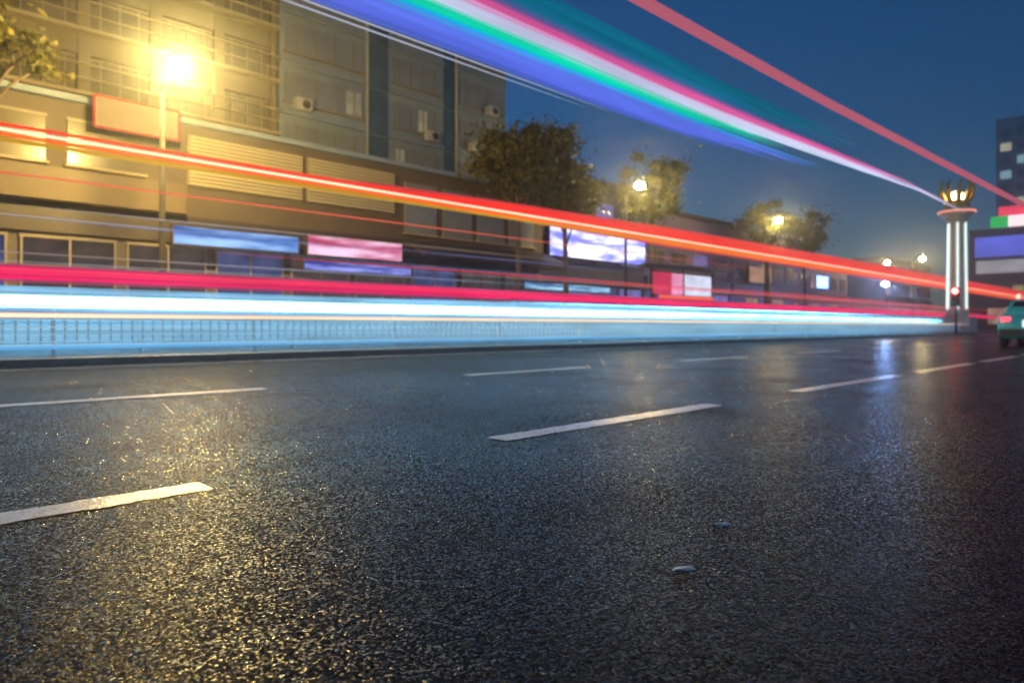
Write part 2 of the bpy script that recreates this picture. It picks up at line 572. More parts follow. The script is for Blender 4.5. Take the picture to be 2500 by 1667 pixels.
while z < 3.84:
    c = ramp(stops, z)
    m = emit('rainbow_strand_%d' % i, c, 1.0, 0.22, (0.35, 3, 9))
    e = end_at(z) * random.uniform(0.88, 1.08)
    ty = lambda s: 4.5 - 0.45 * min(1, max(0, (s - 7) / 8)) ** 1.3
    sp = [-5, 1, 4] + [4 + (e - 4) * q for q in (0.25, 0.5, 0.75, 1.0)]
    strand(rb, [(s, ty(s) + random.uniform(-0.015, 0.015), z) for s in sp], 0.024, m, (0, 0.35))
    z += 0.033; i += 1
rb2 = thing('light_streak', 'pair of hair-thin pale streaks just below the violet edge of the rainbow streak', 'light streak')
for zz, e in ((2.875, 5.6), (2.925, 6.2)):
    strand(rb2, [(-4, 4.5, zz), (2, 4.5, zz), (e, 4.5, zz)], 0.0075, emit('pale_hair', lin(160, 168, 190), 1.0), (0, 0.3))

rd = thing('light_streak', 'dull coral-red streak of light slanting through the top right sky', 'light streak')
mr_ = emit('coral_strand', lin(176, 92, 112), 1.0, 0.06)
for dz in (-0.033, -0.011, 0.011, 0.033):
    strand(rd, [(2.6, 3.03, 3.08 + dz), (4.3, 3.0, 3.08 + dz), (7.8, 2.92, 3.08 + dz), (17.2, 2.55, 3.08 + dz), (30, 2.3, 3.08 + dz)], 0.019, mr_, (0, 0.1))

og = thing('light_streak', 'long orange-red streak with a pale core running from the left edge to the right', 'light streak')
def straight(parent, y, z, s0, s1, r, m, taper=(0, 0)):
    strand(parent, [(s0, y, z), (s0 + (s1 - s0) * 0.3, y, z), (s0 + (s1 - s0) * 0.65, y, z), (s1, y, z)], r, m, taper)
OY, OK = 16.5, 16.5 / 9.0
def oz(z):
    return 0.6 + (z - 0.6) * OK
o_core = emit('core_strand', lin(255, 214, 180), 1.7, 0.12)
o_red = emit('red_strand', lin(255, 52, 44), 1.1, 0.1)
o_red2 = emit('red_strand_edge', lin(214, 60, 66), 1.0, 0.1)
o_org = emit('orange_strand', lin(255, 104, 40), 1.1, 0.1)
o_yel = emit('yellow_strand', lin(200, 150, 40), 1.0, 0.1)
straight(og, OY, oz(2.76), -8, 118, 0.036, o_red)
straight(og, OY - 0.05, oz(2.70), -8, 118, 0.030, o_core, (0.08, 0))
straight(og, OY, oz(2.655), -8, 118, 0.042, o_org)
straight(og, OY, oz(2.60), -8, 60, 0.046, o_yel, (0, 0.75))
def swelling(parent, y, z, dz, s0, r, m):
    sp = [s0, s0 + 3.6, s0 + 9, 26, 55, 90, 118]
    fz = [0.0, 0.35, 0.62, 0.85, 1.15, 1.3, 1.35]
    strand(parent, [(a, y, z + dz * q) for a, q in zip(sp, fz)], r, m, (0.1, 0))
ro = random.Random(33)
for k in range(15):
    f = (k + 0.5) / 15
    dz = 0.32 * f
    swelling(og, OY + 0.02 + ro.uniform(0, 0.1), oz(2.72), dz * OK, 4.0 + 8 * f * ro.uniform(0.5, 1.1), ro.uniform(0.016, 0.034),
             ro.choice((o_red, o_red, o_red2, o_red)) if f < 0.8 else o_red2)
for k in range(9):
    f = (k + 0.5) / 9
    swelling(og, OY + 0.02 + ro.uniform(0, 0.1), oz(2.69), -0.19 * f * OK, 5.0 + 7 * f * ro.uniform(0.5, 1.1), ro.uniform(0.016, 0.034),
             ro.choice((o_org, o_org, o_red)) if f < 0.75 else o_red2)

pk = thing('light_streak', 'hot pink streak of light just above the white streaks', 'light streak')
p_hot = emit('pink_strand', lin(255, 12, 104), 1.0, 0.15)
p_red = emit('pink_red_strand', lin(255, 66, 92), 1.1, 0.1)
p_dim = emit('pink_dim_strand', lin(160, 54, 96), 1.0, 0.2)
p_mid = emit('pink_mid_strand', lin(222, 30, 88), 1.0, 0.25)
PY, PK = 15.4, 15.4 / 9.0
def pz(z):
    return 0.6 + (z - 0.6) * PK
for k in range(17):
    f = (k + 0.5) / 17
    zz = pz(1.085 + 0.195 * f) + ro.uniform(-0.008, 0.008)
    edge = f < 0.14 or f > 0.84
    strand(pk, [(-8, PY + ro.uniform(-0.05, 0.05), zz), (20, PY, zz + ro.uniform(-0.012, 0.012)), (55, PY, zz + ro.uniform(-0.02, 0.02)), (ro.uniform(85, 118), PY, zz)],
           ro.uniform(0.008, 0.016) if edge else ro.uniform(0.014, 0.028), p_dim if edge else ro.choice((p_hot, p_mid, p_red, p_mid)), (0, 0.1))

t1 = thing('light_streak', 'hair-thin red streak crossing the cream fascia at the left', 'light streak')
straight(t1, 10.5, 2.52, -3, 26, 0.012, emit('thin_red', lin(236, 100, 80), 1.0), (0, 0.7))
t2 = thing('light_streak', 'hair-thin red streak crossing the dark awning below the orange streak', 'light streak')
straight(t2, 10.5, 1.72, 4, 75, 0.014, emit('thin_red2', lin(236, 64, 76), 1.0), (0.1, 0.1))

wt = thing('light_streak', 'band of white and ice-blue streaks behind the top of the picket railing', 'light streak')
w_white = emit('white_strand', (0.14, 0.60, 1.0), 22.0, 0.2)
w_ice = emit('ice_strand', lin(164, 210, 240), 1.15, 0.3)
w_glow = emit('glow_strand', (0.08, 0.52, 1.0), 18.0, 0.25)
w_blue = emit('blue_strand', lin(92, 140, 225), 1.1, 0.2)
w_sky = emit('skyblue_strand', lin(120, 182, 222), 1.2, 0.3)
WY = 13.45
ro2 = random.Random(5)
for k in range(46):
    f = k / 45
    zz = 0.80 + 0.46 * f
    core = 0.24 < f < 0.66
    m = (w_white if k % 4 == 1 else w_glow if k % 4 == 3 else ro2.choice((w_ice, w_ice, w_sky))) if core else ro2.choice((w_ice, w_sky, w_sky, w_blue if f > 0.6 else w_ice))
    s0 = -8 if ro2.random() < 0.72 else ro2.uniform(0, 14)
    s1 = 58 if ro2.random() < 0.7 else ro2.uniform(35, 56)
    pts = [(s0 + (s1 - s0) * q, WY + ro2.uniform(-0.06, 0.06), zz + ro2.uniform(-0.008, 0.008)) for q in (0, 0.12, 0.3, 0.6, 1.0)]
    strand(wt, pts, (ro2.uniform(0.008, 0.013) if m in (w_white, w_glow) else ro2.uniform(0.005, 0.012)), m, (0.25 if s0 > -8 else 0, 0.05 if s1 == 58 else 0.4))
fr = random.Random(21)
w_low = emit('low_strand', lin(138, 184, 208), 1.2, 0.25)
w_low2 = emit('low_strand_deep', lin(100, 156, 190), 1.2, 0.25)
for k in range(9):  # glow added behind the pickets, brightens the band and colours the road
    straight(wt, 13.25 + 0.01 * k, 0.36 + 0.05 * k, -8, 57, 0.021, w_low if k % 3 else w_low2, (0, 0.05))
for k in range(16):
    zz = fr.uniform(0.84, 1.38)
    s0 = fr.choice((-8, -8, fr.uniform(0, 25)))
    s1 = fr.uniform(30, 60)
    strand(wt, [(s0, WY - 0.12, zz), ((s0 + s1) / 2, WY - 0.12, zz), (s1, WY - 0.12, zz)], fr.uniform(0.003, 0.008),
           fr.choice((w_white, w_ice, w_sky, w_blue)), (0.3 if s0 > -8 else 0, 0.4))
w_front = emit('front_strand', lin(134, 180, 206), 1.0, 0.3)
for k in range(7):
    zz = 0.37 + 0.055 * k
    strand(wt, [(-8, 12.28, zz), (4, 12.28, zz + 0.006), (18, 12.28, zz - 0.005), (55, 12.28, zz)],
           (0.014, 0.009, 0.017, 0.010, 0.016, 0.008, 0.013)[k], (w_front, w_low2)[k % 2], (0, 0.2))
fs = thing('light_streak', 'scatter of hair-thin pale streaks across the dark shop fronts at the left', 'light streak')
hair = [emit('hair_pale', lin(150, 158, 176), 1.0), emit('hair_tan', lin(150, 126, 108), 1.0), emit('hair_blue', lin(110, 130, 200), 1.0)]
for k in range(13):
    zz = fr.uniform(1.75, 3.3)
    s0 = fr.uniform(-6, 12); s1 = s0 + fr.uniform(6, 20)
    yy = 17.5
    strand(fs, [(s0, yy, zz), ((s0 + s1) / 2, yy, zz), (s1, yy, zz)], fr.uniform(0.006, 0.012), fr.choice(hair), (0.35, 0.35))
ps = thing('light_streak', 'scatter of thin rose and red streaks between the orange and pink streaks', 'light streak')
rose = [emit('rose_a', lin(206, 70, 96), 1.0), emit('rose_b', lin(150, 58, 86), 1.0), emit('rose_c', lin(240, 110, 110), 1.0)]
for k in range(12):
    zz = fr.uniform(1.75, 2.5)
    s0 = fr.uniform(14, 50); s1 = s0 + fr.uniform(14, 50)
    strand(ps, [(s0, 15.9, zz), ((s0 + s1) / 2, 15.9, zz), (min(s1, 116), 15.9, zz)], fr.uniform(0.012, 0.03), fr.choice(rose), (0.35, 0.3))
cm = thing('light_streak', 'cream streak of light level with the top rail of the picket railing', 'light streak')
straight(cm, 12.2, 0.765, -4, 60, 0.034, emit('cream_strand', lin(250, 222, 190), 1.25, 0.1), (0, 0.1))
straight(cm, 12.2, 0.80, -4, 60, 0.014, emit('cream_strand2', lin(206, 178, 160), 1.0, 0.1), (0, 0.1))
bl = thing('light_streak', 'sky-blue streak of light along the foot of the picket railing', 'light streak')
straight(bl, 11.6, 0.30, -4, 48, 0.026, emit('foot_strand', lin(90, 158, 210), 1.25, 0.15), (0, 0.3))
straight(bl, 11.6, 0.338, -4, 48, 0.014, emit('foot_strand2', lin(150, 196, 226), 1.0, 0.15), (0, 0.3))

# ------------------------------------------------------------------ street lamps
M_POLE = mat('lamp_pole', (0.02, 0.02, 0.022), 0.95, var=0.15, spec=0.05)
M_LAMP = emit('lamp_glow', (1.0, 0.66, 0.18), 4300)
M_LAMP2 = emit('lamp_glow_far', (1.0, 0.74, 0.28), 800)
M_LAMPC = emit('lamp_glow_cool', (0.2, 0.42, 1.0), 620)
def street_lamp(x, y, h, label, glow=M_LAMP, arm=-0.9, r=0.24):
    t = thing('street_lamp', label, 'street lamp', (x, y, 0.13), 0, 'street lamps along the far pavement')
    link('pole', lathe([(0.16, 0), (0.16, 0.5), (0.10, 0.6), (0.06, h - 0.35)], M_POLE, 10), t)
    link('arm', tube([(0, 0, h - 0.5), (0, arm * 0.3, h + 0.12), (0, arm * 0.7, h + 0.22), (0, arm, h + 0.2)], [0.05, 0.045, 0.04, 0.04], M_POLE, 8), t)
    hd = link('lamp_head', lathe([(0.02, 0.42), (0.18, 0.38), (0.30, 0.27), (0.32, 0.22)], M_POLE, 14), t, (0, arm, h - 0.2))
    link('bulb', sphere_mesh(r, glow, 14, 8, 0.7), hd, (0, 0, 0.04))
    return t
street_lamp(6.32, 19.95, 7.35, 'street lamp with a warm glow in front of the beige facade, leftmost of all', arm=-1.25)
street_lamp(29.9, 21.6, 8.0, 'street lamp glowing between the dark tree and the yellow-lit tree', M_LAMP2)
street_lamp(46.5, 21.6, 8.0, 'street lamp glowing in the yellow-green tree, third from the left', M_LAMP2)
street_lamp(84.0, 22.3, 8.0, 'brightest far street lamp, just left of the crowned column', M_LAMP2)
street_lamp(86.0, 26.4, 8.0, 'far street lamp low over the orange streak, left of its brighter neighbour', M_LAMP2)
street_lamp(66.0, 20.6, 4.4, 'short cool-white street lamp left of the crowned column', M_LAMPC, r=0.24)

# ------------------------------------------------------------------ office block on the left
M_BEIGE = mat('beige_render', (0.165, 0.135, 0.085), 0.7, var=0.12, scale=0.8, bump=0.15)
M_LEDGE = mat('ledge_stone', (0.34, 0.29, 0.18), 0.6, var=0.1, scale=1.2)
M_GREYB = mat('grey_render', (0.19, 0.25, 0.32), 0.7, var=0.12, scale=0.8, bump=0.15)
M_FRAME = mat('window_frame', (0.22, 0.19, 0.14), 0.45, var=0.1)
M_PANE = mat('window_pane', (0.11, 0.095, 0.065), 0.25, var=0.25, scale=0.9)
M_PANE_B = mat('blue_glass', (0.04, 0.09, 0.16), 0.15, var=0.3, scale=0.7)
M_DARK = mat('dark_cladding', (0.045, 0.036, 0.04), 0.5, var=0.25, scale=1.0)
M_CREAM = mat('cream_fascia', (0.12, 0.092, 0.064), 0.6, var=0.1, scale=0.7)
M_LOUVER = mat('louvre_slat', (0.48, 0.42, 0.27), 0.5, var=0.08)
M_BLIND = mat('blind', (0.17, 0.21, 0.26), 0.7, var=0.2, scale=0.8)

FY = 28.0
M_FIN = mat('fin_metal', (0.40, 0.33, 0.18), 0.45, var=0.08)
t = thing('office_block', 'tall beige block with thin horizontal fins, lit warm by the leftmost street lamp', 'building', (-8.0, FY, 0.13))
L = 21.4
box('wall', M_BEIGE, (0, 0.25, 0), (L, 14, 26), t)
bays = 9
bw = L / bays
for k in range(bays + 1):
    box('pier', M_BEIGE, (max(0, k * bw - 0.2), -0.05, 7.7), (min(L, k * bw + 0.2), 0.247, 26), t)
rw = random.Random(9)
M_PANE_W = emit('lit_office', lin(168, 132, 76), 0.55, 0.4, (0.8, 1, 1.2))
M_PANE_D = mat('dark_pane', (0.10, 0.085, 0.06), 0.2, var=0.3, scale=0.9)
for f in range(8):
    z = 8.0 + f * 2.25
    box('spandrel', M_BEIGE, (0.003, 0.02, z - 0.1), (L - 0.003, 0.248, z + 0.62), t)
    box('ledge', M_LEDGE, (-0.06, -0.42, z + 0.62), (L + 0.06, 0.2, z + 0.74), t)
    for k in range(bays):
        pn = M_PANE_W if rw.random() < 0.16 else rw.choice((M_PANE, M_PANE_D, M_PANE))
        w = link('window', box_mesh((bw - 0.42, 0.05, 1.36), pn), t, ((k + 0.5) * bw, 0.2, z + 1.43))
        for q in (-1, 0, 1):
            link('mullion', box_mesh((0.05, 0.09, 1.36), M_FRAME), w, (q * bw * 0.27, -0.03, 0))
        link('frame', box_mesh((bw - 0.44, 0.08, 0.06), M_FRAME), w, (0, -0.03, 0.66))
    for q in range(2):
        box('fin', M_FIN, (-0.05, -0.34, z + 1.2 + q * 0.5), (L + 0.05, -0.22, z + 1.235 + q * 0.5), t)

# second block: grey render with blue glass strips between the piers
t = thing('office_tower', 'tall grey block with two blue glass strips, ending against the sky', 'building', (13.6, FY, 0.13))
L = 13.6
box('wall', M_GREYB, (0, 0, 0), (L, 14, 30), t)
segs = [(0.0, 4.4), (5.6, 9.0), (9.9, L)]
for a, b in segs:
    for f in range(10):
        z = 7.6 + f * 2.2
        w = link('window', box_mesh((b - a - 0.5, 0.06, 1.25), M_BLIND), t, ((a + b) / 2, -0.034, z + 1.1))
        for q in range(4):
            link('mullion', box_mesh((0.06, 0.09, 1.25), M_FRAME), w, ((q - 1.5) * (b - a) / 4.6, -0.012, 0))
        link('sill', box_mesh((b - a - 0.3, 0.12, 0.08), M_FRAME), w, (0, -0.03, -0.67))
        box('ledge', M_GREYB, (a + 0.02, -0.14, z - 0.1), (b - 0.02, -0.002, z + 0.08), t)
for a, b in ((4.4, 5.6), (9.0, 9.9)):
    for f in range(10):
        z = 7.6 + f * 2.2
        box('glass_strip', M_PANE_B, (a + 0.05, -0.05, z - 0.1), (b - 0.05, -0.004, z + 2.05), t)

M_AC = mat('unit_casing', (0.45, 0.45, 0.42), 0.5, var=0.1)
ra = random.Random(14)
for k in range(16):
    aseg = ra.choice(segs)
    ax = ra.uniform(aseg[0] + 0.5, aseg[1] - 0.9); az = 7.6 + ra.randrange(10) * 2.2 + 0.12
    u = box('air_conditioner', M_AC, (ax, -0.5, az), (ax + 0.75, -0.16, az + 0.5), t, 0.02)
    link('fan_grille', lathe([(0.2, 0.0), (0.2, 0.02), (0.05, 0.03)], M_DARK, 12), u, (0.1, -0.172, 0)).rotation_euler = (math.radians(90), 0, 0)
M_ROOM = emit('lit_grey_room', lin(150, 140, 112), 0.6, 0.4, (0.9, 1, 1.3))
for k in range(9):
    aseg = ra.choice(segs)
    n = 4; wq = (aseg[1] - aseg[0] - 0.6) / n; q = ra.randrange(n)
    ax = aseg[0] + 0.3 + q * wq; az = 7.6 + ra.randrange(10) * 2.2 + 0.55
    box('lit_pane', M_ROOM, (ax + 0.08, -0.074, az), (ax + wq - 0.08, -0.066, az + 1.1), t)
for ax in (4.32, 9.82):
    link('downpipe', tube([(ax, -0.12, 7.7), (ax, -0.12, 29.5)], [0.06, 0.06], M_AC, 6), t)

# podium with shops in front of both blocks
PX0, PX1, PYF = -8.0, 27.4, 25.0
pod = thing('shop_podium', 'low dark shop podium with a cream fascia and louvred panels under the tall blocks', 'building', (PX0, PYF, 0.13))
LP = PX1 - PX0
box('wall', mat('podium_wall', (0.10, 0.08, 0.065), 0.7, var=0.15, scale=0.7), (0, 0.3, 0), (LP, 2.95, 7.6), pod)
box('fascia', M_CREAM, (0, -0.35, 4.35), (16.6, 0.297, 5.35), pod)
box('roof_edge', M_GREYB, (-0.02, 0.05, 7.602), (LP + 0.02, 2.9, 7.8), pod)
box('band', M_DARK, (0, 0.1, 3.4), (LP, 0.297, 4.345), pod)
# louvred panels over the fascia
for (a, b) in ((16.8, 21.2), (21.4, 25.6)):
    fr = box('louvre_panel', M_FRAME, (a, 0.2, 5.45), (b, 0.297, 7.25), pod)
    for q in range(13):
        link('slat', box_mesh((b - a - 0.1, 0.1, 0.07), M_LOUVER), fr, (0, -0.1, -0.82 + q * 0.136))
# upper windows beside the louvres
for k in range(5):
    a = 2.0 + k * 2.8
    w = box('window', M_PANE, (a, 0.22, 5.6), (a + 2.2, 0.297, 7.0), pod)
    link('frame', box_mesh((2.3, 0.1, 0.08), M_FRAME), w, (0, -0.01, 0.74))
    link('sill', box_mesh((2.4, 0.2, 0.08), M_LEDGE), w, (0, -0.04, -0.74))
for k in range(4):
    a = 26.2 + k * 2.2
    w = box('window', M_BLIND, (a, 0.22, 4.7), (a + 1.8, 0.297, 6.9), pod)
    link('frame', box_mesh((1.9, 0.1, 0.08), M_FRAME), w, (0, -0.01, 1.14))
    link('sill', box_mesh((2.0, 0.2, 0.08), M_LEDGE), w, (0, -0.04, -1.14))
# shop fronts: glass bays between piers, faint light inside
M_SHOP = emit('shop_interior', lin(92, 78, 74), 0.55, 0.5, (1.3, 1, 1.1))
M_SHOPB = emit('shop_interior_blue', lin(70, 80, 130), 0.7, 0.5, (1.3, 1, 1.1))
for k in range(12):
    a = 0.3 + k * 2.92
    bay = box('shop_window', M_SHOP if k % 3 else M_SHOPB, (a, 0.2, 0.3), (a + 2.55, 0.297, 3.3), pod)
    link('frame', box_mesh((2.65, 0.1, 0.09), M_FRAME), bay, (0, -0.02, 1.46))
    link('transom', box_mesh((2.55, 0.08, 0.06), M_FRAME), bay, (0, -0.04, 0.55))
    for q in (-1, 0, 1):
        link('mullion', box_mesh((0.06, 0.08, 3.0), M_FRAME), bay, (q * 1.27, -0.03, 0))

def sign(name, label, cat, x0, x1, y, z0, z1, face, m, frame=M_DARK, depth=0.18):
    t = thing(name, label, cat, ((x0 + x1) / 2, y, z0))
    L, H = x1 - x0, z1 - z0
    box('case', frame, (-L / 2, 0, 0), (L / 2, depth, H), t)
    box('lit_face', m, (-L / 2 + 0.06, -0.03, 0.06), (L / 2 - 0.06, -0.002, H - 0.06), t)
    return t
sign('shop_sign', 'lit blue shop sign on the dark podium at the left', 'sign', 8.0, 12.6, 24.3, 3.35, 4.05, None, emit('sign_blue', lin(52, 116, 214), 1.0, 0.5, (0.3, 1, 2.2), lin(150, 190, 240)))
sign('shop_sign', 'lit pink and white shop sign right of the blue one', 'sign', 12.9, 17.4, 24.3, 3.35, 4.2, None, emit('sign_pink', lin(220, 84, 130), 1.0, 0.5, (0.3, 1, 2.2), lin(240, 196, 226)))
sign('shop_sign', 'lit violet-blue strip sign under the pink and white sign', 'sign', 12.7, 17.8, 24.2, 2.75, 3.2, None, emit('sign_violet', lin(70, 84, 190), 0.85, 0.5, (0.5, 1, 5), lin(150, 156, 240)))
# red-outlined sign
t = thing('hollow_sign', 'beige sign with a thin red lit outline on the beige facade', 'sign', (6.0, 24.6, 6.95))
box('panel', mat('sign_board', (0.16, 0.12, 0.10), 0.6), (-0.2, 0, 0), (2.3, 0.12, 0.95), t)
mo = emit('red_outline', lin(226, 74, 56), 1.0)
box('outline', mo, (-0.22, -0.05, 0.95), (2.32, -0.004, 1.0), t)
box('outline', mo, (-0.22, -0.05, -0.05), (2.32, -0.004, 0.0), t)
box('outline', mo, (-0.25, -0.05, 0.003), (-0.2, -0.004, 0.947), t)
box('outline', mo, (2.3, -0.05, 0.003), (2.35, -0.004, 0.947), t)
# dark awning
t = thing('awning', 'long dark awning over the shops right of the pink sign', 'awning', (17.8, 24.9, 3.6))
V = [(0, 0, 0.9), (9.4, 0, 0.9), (9.4, -1.6, 0.25), (0, -1.6, 0.25), (0, 0, 0.8), (9.4, 0, 0.8), (9.4, -1.6, 0.0), (0, -1.6, 0.0)]
Fc = [(0, 1, 2, 3), (7, 6, 5, 4), (3, 2, 6, 7), (1, 0, 4, 5), (0, 3, 7, 4), (2, 1, 5, 6)]
link('cloth', mesh_from('awning_cloth', [Vector(v) for v in V], [tuple(reversed(f)) for f in Fc], M_DARK), t)
for k in range(5):
    link('bracket', tube([(0.2 + k * 2.2, 0, 0.1), (0.2 + k * 2.2, -1.5, 0.02)], [0.03, 0.03], M_POLE, 6), t)

# ------------------------------------------------------------------ low shop houses beyond the tall blocks
M_PURP = mat('purple_grey_render', (0.18, 0.13, 0.25), 0.7, var=0.15, scale=0.6)
M_NAVY = mat('navy_cladding', (0.06, 0.07, 0.12), 0.6, var=0.2, scale=0.6)
M_TAN = mat('tan_render', (0.28, 0.2, 0.21), 0.7, var=0.15, scale=0.6)
M_ROOF = mat('dark_roof', (0.04, 0.04, 0.055), 0.6, var=0.2)
def low_house(label, x0, x1, y0, h, m, winm, lit, sign_z=None):
    t = thing('shop_house', label, 'building', (x0, y0, 0.13))
    L = x1 - x0
    box('wall', m, (0, 0, 0), (L, 9, h), t)
    r = box('roof', M_ROOF, (-0.1, -0.3, h + 0.002), (L + 0.1, 9.2, h + 0.3), t)
    n = max(3, int(L / 2.4))
    bw = L / n
    for f in range(int((h - 3.8) / 2.4)):
        z = 4.4 + f * 2.4
        for b in range(n):
            mm = winm if (b * 7 + f * 3 + int(x0)) % 4 else lit
            w = link('window', box_mesh((bw * 0.62, 0.06, 1.3), mm), t, (bw * (b + 0.5), -0.034, z + 0.7))
            link('frame', box_mesh((bw * 0.68, 0.09, 0.07), M_FRAME), w, (0, -0.01, 0.68))
            link('sill', box_mesh((bw * 0.7, 0.12, 0.08), M_FRAME), w, (0, -0.03, -0.69))
            link('mullion', box_mesh((0.05, 0.09, 1.3), M_FRAME), w, (0, -0.012, 0))
    for b in range(n):
        s = link('shop_window', box_mesh((bw * 0.84, 0.06, 2.5), lit if b % 2 else M_SHOPB), t, (bw * (b + 0.5), -0.034, 1.6))
        link('mullion', box_mesh((0.06, 0.09, 2.5), M_FRAME), s, (0, -0.012, 0))
        link('frame', box_mesh((bw * 0.9, 0.09, 0.08), M_FRAME), s, (0, -0.01, 1.29))
    box('fascia', M_DARK, (0.1, -0.25, 3.05), (L - 0.1, -0.002, 3.9), t)
    return t
LITP = emit('lit_violet_room', lin(120, 116, 190), 0.8, 0.5, (0.7, 1, 0.7))
LITT = emit('lit_tan_room', lin(170, 140, 122), 0.7, 0.5, (0.7, 1, 0.7))
low_house('dark navy shop house just right of the tall grey block, behind the dark tree', 27.6, 38.5, 26.5, 9.2, M_NAVY, M_PANE_B, LITP)
low_house('violet-lit shop house behind the bus shelter', 38.7, 50.5, 26.5, 8.4, M_PURP, M_PANE, LITP)
low_house('tan shop house between the violet-lit house and the far purple one', 50.7, 63, 26.5, 8.2, M_TAN, M_PANE, LITT)
low_house('far purple-grey shop house left of the crowned column', 63.2, 82, 28.5, 7.6, M_PURP, M_PANE, LITT)
low_house('farthest navy shop house beside the crowned column', 92, 112, 27.5, 8.8, M_NAVY, M_PANE_B, LITT)
sign('shop_sign', 'large glaring violet-white lit sign left of the bus shelter', 'sign', 28.6, 38.0, 25.9, 4.6, 6.4, None, emit('sign_white_violet', lin(128, 132, 250), 1.9, 0.5, (0.3, 1, 1.8), lin(226, 224, 255)))
sign('shop_sign', 'small blue strip sign at the foot of the navy house', 'sign', 25.6, 33.0, 25.0, 2.55, 3.0, None, emit('sign_cyan', lin(70, 120, 190), 0.9, 0.5, (0.4, 1, 5), lin(160, 210, 236)))
sign('shop_sign', 'blue lit sign low on the far purple-grey house', 'sign', 72.0, 75.0, 28.0, 4.6, 5.9, None, emit('sign_deep_blue', lin(96, 140, 250), 9.0, 0.2))
sign('shop_sign', 'warm lit sign on the tan house', 'sign', 53, 57, 26.0, 4.2, 5.6, None, emit('sign_tan', lin(190, 150, 126), 0.7, 0.3))

# bus shelter
t = thing('bus_shelter', 'bus shelter with red, pink and white lit panels under a dark roof', 'bus shelter', (31.5, 20.6, 0.13))
V = [(x, y, z) for x in (-0.2, 7.2) for (y, z) in ((-0.9, 3.75), (-0.3, 3.95), (0.6, 4.0), (1.2, 3.85), (1.2, 3.75), (0.6, 3.9), (-0.3, 3.85), (-0.9, 3.65))]
Fr = [(i, (i + 1) % 8, 8 + (i + 1) % 8, 8 + i) for i in range(8)] + [tuple(range(7, -1, -1)), tuple(range(8, 16))]
link('roof', mesh_from('shelter_roof', V, Fr, M_ROOF), t)
for px in (0.2, 3.5, 6.8):
    link('post', lathe([(0.07, 0), (0.06, 0.1), (0.06, 3.7)], M_POLE, 8), t, (px, 0.6, 0))
for (a, b, m) in ((0.4, 2.2, emit('panel_red', lin(206, 40, 84), 1.0, 0.3, (1, 1, 1))), (2.25, 3.4, emit('panel_pink', lin(236, 150, 190), 1.0, 0.3, (1, 1, 1))),
                  (3.6, 6.6, emit('panel_white', lin(222, 226, 250), 1.0, 0.3, (1, 1, 1)))):
    pn = box('lit_panel', m, (a, 0.56, 2.3), (b, 0.64, 3.5), t)
    link('frame', box_mesh((b - a, 0.12, 0.06), M_POLE), pn, (0, 0, 0.63))
box('light_strip', emit('strip_orange', lin(255, 96, 48), 1.1), (0.6, 0.3, 2.05), (6.4, 0.4, 2.22), t)
box('seat', M_FRAME, (0.6, 0.2, 0.42), (6.4, 0.55, 0.48), t)
for px in (1.0, 3.5, 6.0):
    box('leg', M_POLE, (px - 0.04, 0.3, 0), (px + 0.04, 0.45, 0.418), t)

# ------------------------------------------------------------------ trees
def leaf_mat(name, c1, c2):
    m = bpy.data.materials.new(name)
    m.use_nodes = True
    nt = m.node_tree
    b = nt.nodes['Principled BSDF']
    g = nt.nodes.new('ShaderNodeNewGeometry')
    rp = nt.nodes.new('ShaderNodeValToRGB')
    rp.color_ramp.elements[0].color = c1 + (1,)
    rp.color_ramp.elements[1].color = c2 + (1,)
    nt.links.new(g.outputs['Random Per Island'], rp.inputs['Fac'])
    nt.links.new(rp.outputs['Color'], b.inputs['Base Color'])
    b.inputs['Roughness'].default_value = 0.5
    b.inputs['Transmission Weight'].default_value = 0.0
    tr = nt.nodes.new('ShaderNodeBsdfTranslucent')
    nt.links.new(rp.outputs['Color'], tr.inputs['Color'])
    mx = nt.nodes.new('ShaderNodeMixShader'); mx.inputs[0].default_value = 0.35
    out = nt.nodes['Material Output']
    nt.links.new(b.outputs[0], mx.inputs[1]); nt.links.new(tr.outputs[0], mx.inputs[2])
    nt.links.new(mx.outputs[0], out.inputs['Surface'])
    return m
M_LEAF = leaf_mat('leaf', (0.05, 0.065, 0.012), (0.17, 0.15, 0.03))
M_BARK = mat('bark', (0.09, 0.07, 0.05), 0.8, var=0.3, scale=8, bump=0.6, bscale=20)
